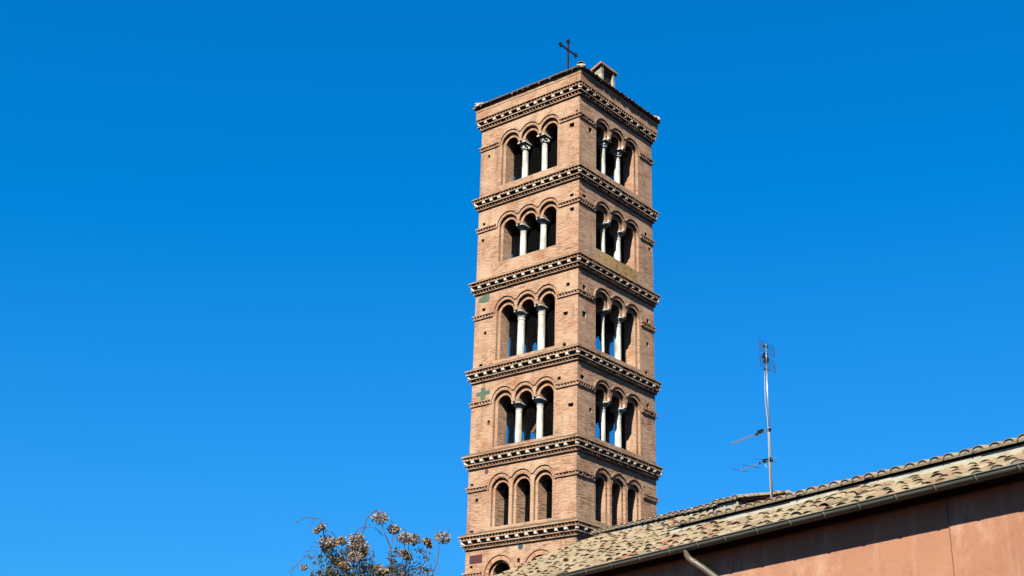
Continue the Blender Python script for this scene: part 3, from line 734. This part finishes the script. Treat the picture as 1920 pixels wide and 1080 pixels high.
for z in (-.03, -.20): x_.tube([V(0,0,zt_+z)+pd*.1+pn*.08-pd*.09+V(0,0,.04), V(0,0,zt_+z)+pd*.1+pn*.08, V(0,0,zt_+z)+pd*.1+pn*.08+pd*.1+V(0,0,.03)], .004, 5)
x_.build('dipole', M['alu'], pan_o)
# comb aerial (UHF)
bd = hdir((1441,806),(1373,832)); bd = bd if bd.x < 0 else -bd
def bl(p, q):   # length along bd from pixel p at mast depth to pixel q
    a = al_(*p); v = ray(*q); A = at_depth(p[0], p[1], AY)
    # solve A + s*bd on the ray plane (horizontal pixel match)
    best = min(range(0, 400), key=lambda s: abs(((A+bd*(s*.01)-V(0,0,CAMZ)).dot(R_)/(A+bd*(s*.01)-V(0,0,CAMZ)).dot(F_)*FPX+960)-q[0]))
    return best*.01
z1 = al_(1441, 806).z; L1 = min(bl((1441,806),(1373,832)), 1.6)
ya = MB(); ya.tube([V(0,0,z1)-bd*.03, V(0,0,z1)+bd*L1], .009, 6); yo = ya.build('comb_aerial', M['alu'], ant)
ed = V(-bd.y, bd.x, 0)
el = MB()
for j in range(9):
    p = V(0,0,z1)+bd*(L1*(.33+.66*j/8)); el.tube([p-ed*.085+V(0,0,.008), p+ed*.085+V(0,0,.008)], .005, 5)
el.build('aerial_element', M['alu'], yo)
jb = MB(); jb.obox(V(0,0,z1+.03)+bd*L1*.22, bd*.07, ed*.03, V(0,0,.03)); jb.obox(V(0,0,z1), bd*.035, ed*.03, V(0,0,.03)); jb.obox(V(0,0,z1+.005)+bd*L1*.33, bd*.03, ed*.02, V(0,0,.02)); jb.build('junction_box', M['dark_plastic'], yo)
# long-element aerial (VHF)
bd2 = hdir((1447,860),(1387,882)); bd2 = bd2 if bd2.x < 0 else -bd2; ed2 = V(-bd2.y, bd2.x, 0)
z2 = al_(1444, 862).z; L2 = min(bl((1444,862),(1385,882)), 1.5)
yb = MB(); yb.tube([V(0,0,z2)-bd2*.16, V(0,0,z2)+bd2*L2], .009, 6); yo2 = yb.build('yagi_aerial', M['alu'], ant)
for f, hl in ((.99,.22), (.62,.22), (.12,.26)):
    e2 = MB(); p = V(0,0,z2+.01)+bd2*(L2*f); e2.tube([p-ed2*hl, p+ed2*hl], .0055, 5); e2.build('aerial_element', M['blue_metal'], yo2)
jb = MB(); jb.obox(V(0,0,z2+.02)+bd2*L2*.17, bd2*.05, ed2*.03, V(0,0,.03)); jb.obox(V(0,0,z2), bd2*.035, ed2*.035, V(0,0,.035)); jb.obox(V(0,0,z2+.005)+bd2*L2*.33, bd2*.02, ed2*.015, V(0,0,.018)); jb.build('junction_box', M['dark_plastic'], yo2)
cl = MB(); cl.tube([V(0,0,z2-.03)+bd2*L2*.16, V(0,0,z2-.11)+bd2*L2*.15, V(0,0,z2-.13)+bd2*L2*.06, V(0,0,z2-.11)], .006, 6); cl.build('cable_loop', M['cable'], yo2)

# ------------------------------------------------------------------ shrub with dried flower heads
SY = 14.0
root = at_depth(700, 1080, SY); rootb = V(root.x, SY, 0)
shrub = empty('flowering_shrub', rootb, 0, 'straggly green shrub with dried tan flower heads and arching bare twigs beside the tower', 'shrub')
def sp3(x, y, dy=0): 
    return at_depth(540+x/6, 945+y/6, SY+dy) - rootb
px = SY/FPX*1.08/6
def smooth_path(pts, n=5):
    out = []
    for i in range(len(pts)-1):
        p0 = pts[max(i-1,0)]; p1 = pts[i]; p2 = pts[i+1]; p3 = pts[min(i+2,len(pts)-1)]
        for j in range(n):
            t = j/n; out.append(.5*((2*p1)+(p2-p0)*t+(2*p0-5*p1+4*p2-p3)*t*t+(3*p1-p0-3*p2+p3)*t*t*t))
    out.append(pts[-1]); return out
heads = [(1035,155,85,0),(1190,290,62,.1),(1310,385,75,-.1),(1400,400,80,.05),(1562,425,48,.1),(1740,380,86,0),(430,420,85,.1),(500,440,60,-.1),(605,420,58,.2),(770,385,75,-.15),(830,480,85,.1),
         (730,480,60,.2),(760,600,80,-.2),(830,560,60,.1),(1300,555,55,.1),(1340,590,45,.2),(560,640,80,.25),(420,500,55,.2),(640,700,60,-.1),(1070,770,55,-.2),(180,715,30,0),(375,255,36,0),(325,300,26,.05),(1010,720,35,0),(1590,470,26,.1)]
stems = [([(1050,220,0),(1095,350,0),(1150,480,.05),(1160,600,.05),(1150,900,.1),(1000,1500,.1)],9), ([(1182,340,.1),(1165,480,.06),(1158,600,.05)],8), ([(1312,440,-.1),(1290,620,-.05),(1265,760,0),(1230,1000,0),(1050,1600,.1)],8),
    ([(1360,470,.05),(1335,640,.05),(1300,830,.05),(1180,1500,.1)],7), ([(1565,470,.1),(1550,600,.1),(1520,760,.1),(1450,1000,.1),(1200,1700,.1)],7), ([(1703,460,0),(1690,560,0),(1668,680,0),(1610,810,0),(1400,1300,.1),(1150,1900,.1)],9),
    ([(1010,95,.1),(985,75,.1),(920,130,.1),(880,180,.1),(858,270,.1),(835,350,.1),(825,560,.05),(830,700,.05),(830,900,0),(950,1700,.1)],9), ([(940,262,.1),(880,262,.1),(800,275,.1),(770,320,.1)],5), ([(850,290,.1),(900,258,.1),(980,270,.1),(1030,320,.15),(1065,365,.2)],4),
    ([(430,300,.1),(400,250,.05),(365,170,0),(300,160,0),(230,148,0),(150,172,0),(85,212,0)],5), ([(300,165,0),(268,220,0),(265,290,0),(285,322,0),(340,318,0)],4), ([(370,175,0),(395,250,0),(400,330,.05),(430,480,.1),(450,800,.1),(650,1600,.1)],8),
    ([(345,480,.1),(270,480,.1),(215,560,.1),(130,650,.1),(60,720,.1),(40,810,.1)],4), ([(0,760,.1),(80,710,.1),(150,685,.1),(200,700,.1),(270,760,.1),(350,900,.1)],5), ([(335,530,.15),(280,600,.15),(275,680,.15),(285,760,.15),(270,830,.2)],3), ([(330,520,.1),(250,525,.1),(190,535,.1)],3), ([(220,600,.1),(180,605,.1)],2),
    ([(480,440,0),(520,540,0),(540,700,0),(560,950,0),(700,1700,.1)],7), ([(905,430,.1),(945,490,.1),(970,540,.1)],3), ([(890,540,.1),(940,590,.1),(970,650,.1)],4), ([(890,560,.1),(905,640,.1)],3), ([(1100,160,0),(1160,190,0),(1180,220,.05)],3), ([(1090,215,0),(1140,270,.05)],2),
    ([(1240,290,.1),(1310,290,.1),(1350,320,.05)],2), ([(1440,335,0),(1475,380,0)],3), ([(1460,405,0),(1520,405,.05)],2), ([(1370,550,0),(1440,590,0),(1500,620,.05),(1560,600,.1)],4), ([(1560,545,.1),(1620,560,.1),(1650,620,.1),(1640,660,.1)],3), ([(1560,600,.1),(1590,690,.1),(1600,760,.1)],3), ([(1690,690,0),(1690,790,0)],3),
    ([(580,420,.2),(500,330,.1),(440,300,.1),(415,320,.1)],5), ([(415,260,0),(440,220,0),(465,210,0)],3), ([(280,430,.1),(340,440,.1)],2), ([(600,420,.2),(560,500,.1),(590,620,.1),(640,800,.1),(750,1600,.1)],6), ([(770,450,-.1),(800,560,-.1),(810,750,-.1),(860,1500,0)],6),
    ([(1040,25,0),(1050,70,0)],2), ([(1115,120,0),(1155,115,0)],2), ([(1250,240,.1),(1300,232,.1)],2), ([(1665,260,0),(1690,300,0)],2), ([(1790,310,0),(1835,288,0)],2), ([(1740,270,0),(1745,300,0)],2), ([(600,345,.1),(690,330,0)],2)]
bm_ = MB()
allpts = []
for pts, w in stems:
    q = smooth_path([sp3(*p) for p in pts]); 
    q = [p+V(random.uniform(-1,1),random.uniform(-1,1),random.uniform(-1,1))*px*2.2 for p in q]
    rs = [px*w*.58*(1+.6*(i/len(q))) for i in range(len(q))] if w > 4 else [px*w*.75]*len(q)
    bm_.tube(q, rs, 6)
    if w < 6 or len(pts) > 4:
        for p in q:
            if p.z > root.z-.4 and random.random() < .35: bm_.tube([p, p+V(random.uniform(-1,1),random.uniform(-1,1),random.uniform(-.3,1)).normalized()*px*random.uniform(10,26)], [px*2.2, px*1.2], 4)
bm_.tube([V(.1,.1,0), V(.06,.1,.9), V(.1,.1,1.8), V(.0,.1,2.7)], [.06,.05,.045,.03], 8)
bm_.tube([V(-.1,.1,0), V(-.2,.05,1.2), V(-.3,.1,2.4), sp3(430,1100,.1)], [.05,.04,.03,.02], 8)
def leaf(mb, p, L, w, tint, d=None):
    d = d or V(random.gauss(0,1),random.gauss(0,1),random.gauss(0,.8)).normalized(); s_ = d.cross(V(random.gauss(0,1),random.gauss(0,1),random.gauss(0,1))).normalized(); n = d.cross(s_)
    mb.add([p, p+d*L*.35+s_*w*.5-n*w*.12, p+d*L*.75+s_*w*.38-n*w*.1, p+d*L, p+d*L*.75-s_*w*.38-n*w*.1, p+d*L*.35-s_*w*.5-n*w*.12, p+d*L*.5+n*w*.1], [(0,1,6),(1,2,6),(2,3,6),(3,4,6),(4,5,6),(5,0,6)], tint)
for hx, hy, r, dy in heads:
    c = sp3(hx, hy, dy); R = r*px; hb = MB(); n = int(50+r*2.6)
    for _ in range(n):
        d = V(random.gauss(0,1),random.gauss(0,1),random.gauss(0,.8)); d.normalize(); rad = R*random.uniform(.45,1.0)
        t_ = random.choice((random.uniform(.55,1), random.uniform(.3,.8), random.uniform(0,.35)))
        if d.z < -.2: t_ *= .7  # underside bracts get a darker tint, shade put into the colour
        p = c+V(d.x*rad, d.y*rad, d.z*rad*.78)
        leaf(hb, p, px*random.uniform(14,26), px*random.uniform(12,20), t_, (d+V(random.gauss(0,.7),random.gauss(0,.7),random.gauss(0,.7))).normalized())
    for _ in range(14):                                # stalks inside the head
        d = V(random.gauss(0,1),random.gauss(0,1),random.gauss(0,1)).normalized(); hb.tube([c-V(0,0,R*.6), c+d*R*.8], [px*2.5, px*1.5], 4, .1)
    hb.build('flower_head', M['bract'], shrub)
lf = MB()
clumps = [(560,640,110,70,170),(450,760,120,80,170),(600,760,150,80,200),(920,740,90,70,220),(760,720,110,90,140),(1180,640,45,110,90),(1200,760,90,70,110),(1310,740,80,90,120),(1480,520,45,40,26),(1440,720,120,90,60),(1560,760,80,60,50),(350,640,60,60,40),(440,560,60,70,80),(680,600,80,90,70),(860,620,60,90,60),(1340,600,40,60,40),
    (930,590,50,60,18),(1080,740,70,60,70),(600,530,70,60,60),(1100,790,500,60,420),(500,830,240,80,420),(800,880,320,90,500),(1200,900,300,80,400),(480,560,40,60,50),(1550,610,60,60,30),(250,600,25,20,8),(1220,530,30,40,16),(860,540,50,80,60),(720,540,60,60,50)]
for cx, cy, rx, ry, n in clumps:
    for _ in range(int(n*1.05)):
        gx, gy = max(-1.7, min(1.7, random.gauss(0, 1))), max(-1.7, min(1.7, random.gauss(0, 1))); p = sp3(cx+gx*rx*.55, cy+gy*ry*.55, random.gauss(.05,.16))
        leaf(lf, p, px*random.uniform(18,38), px*random.uniform(12,20), random.choice((random.uniform(0,.45), random.uniform(0,.5), random.uniform(.4,1))))
for _ in range(1800):                                    # lower body of the shrub, below the picture
    a = random.uniform(0, 2*pi); zz_ = random.uniform(.4, root.z-.12); r = random.uniform(.1,.62)
    leaf(lf, V(cos(a)*r, sin(a)*r*.8+.1, zz_), random.uniform(.03,.06), random.uniform(.02,.035), random.random())
tw = bm_
for _ in range(90):                                      # fine dead twigs
    cx, cy, rx, ry, n = random.choice(clumps[:22]); p = sp3(random.gauss(cx, rx*.6), random.gauss(cy, ry*.6), random.gauss(.05,.12)); q = p
    d = V(random.uniform(-1,1), random.uniform(-.5,.5), random.uniform(-.2,1)).normalized(); pts = [p]
    for a in range(4): d = (d+V(random.gauss(0,.35),random.gauss(0,.3),random.gauss(-.1,.3))).normalized(); q = q+d*px*random.uniform(14,34); pts.append(q)
    tw.tube(pts, [px*2.6, px*2.3, px*2, px*1.6, px*1.1], 4)
tw.build('branches', M['bark'], shrub)
lf.build('foliage', M['leaf'], shrub)
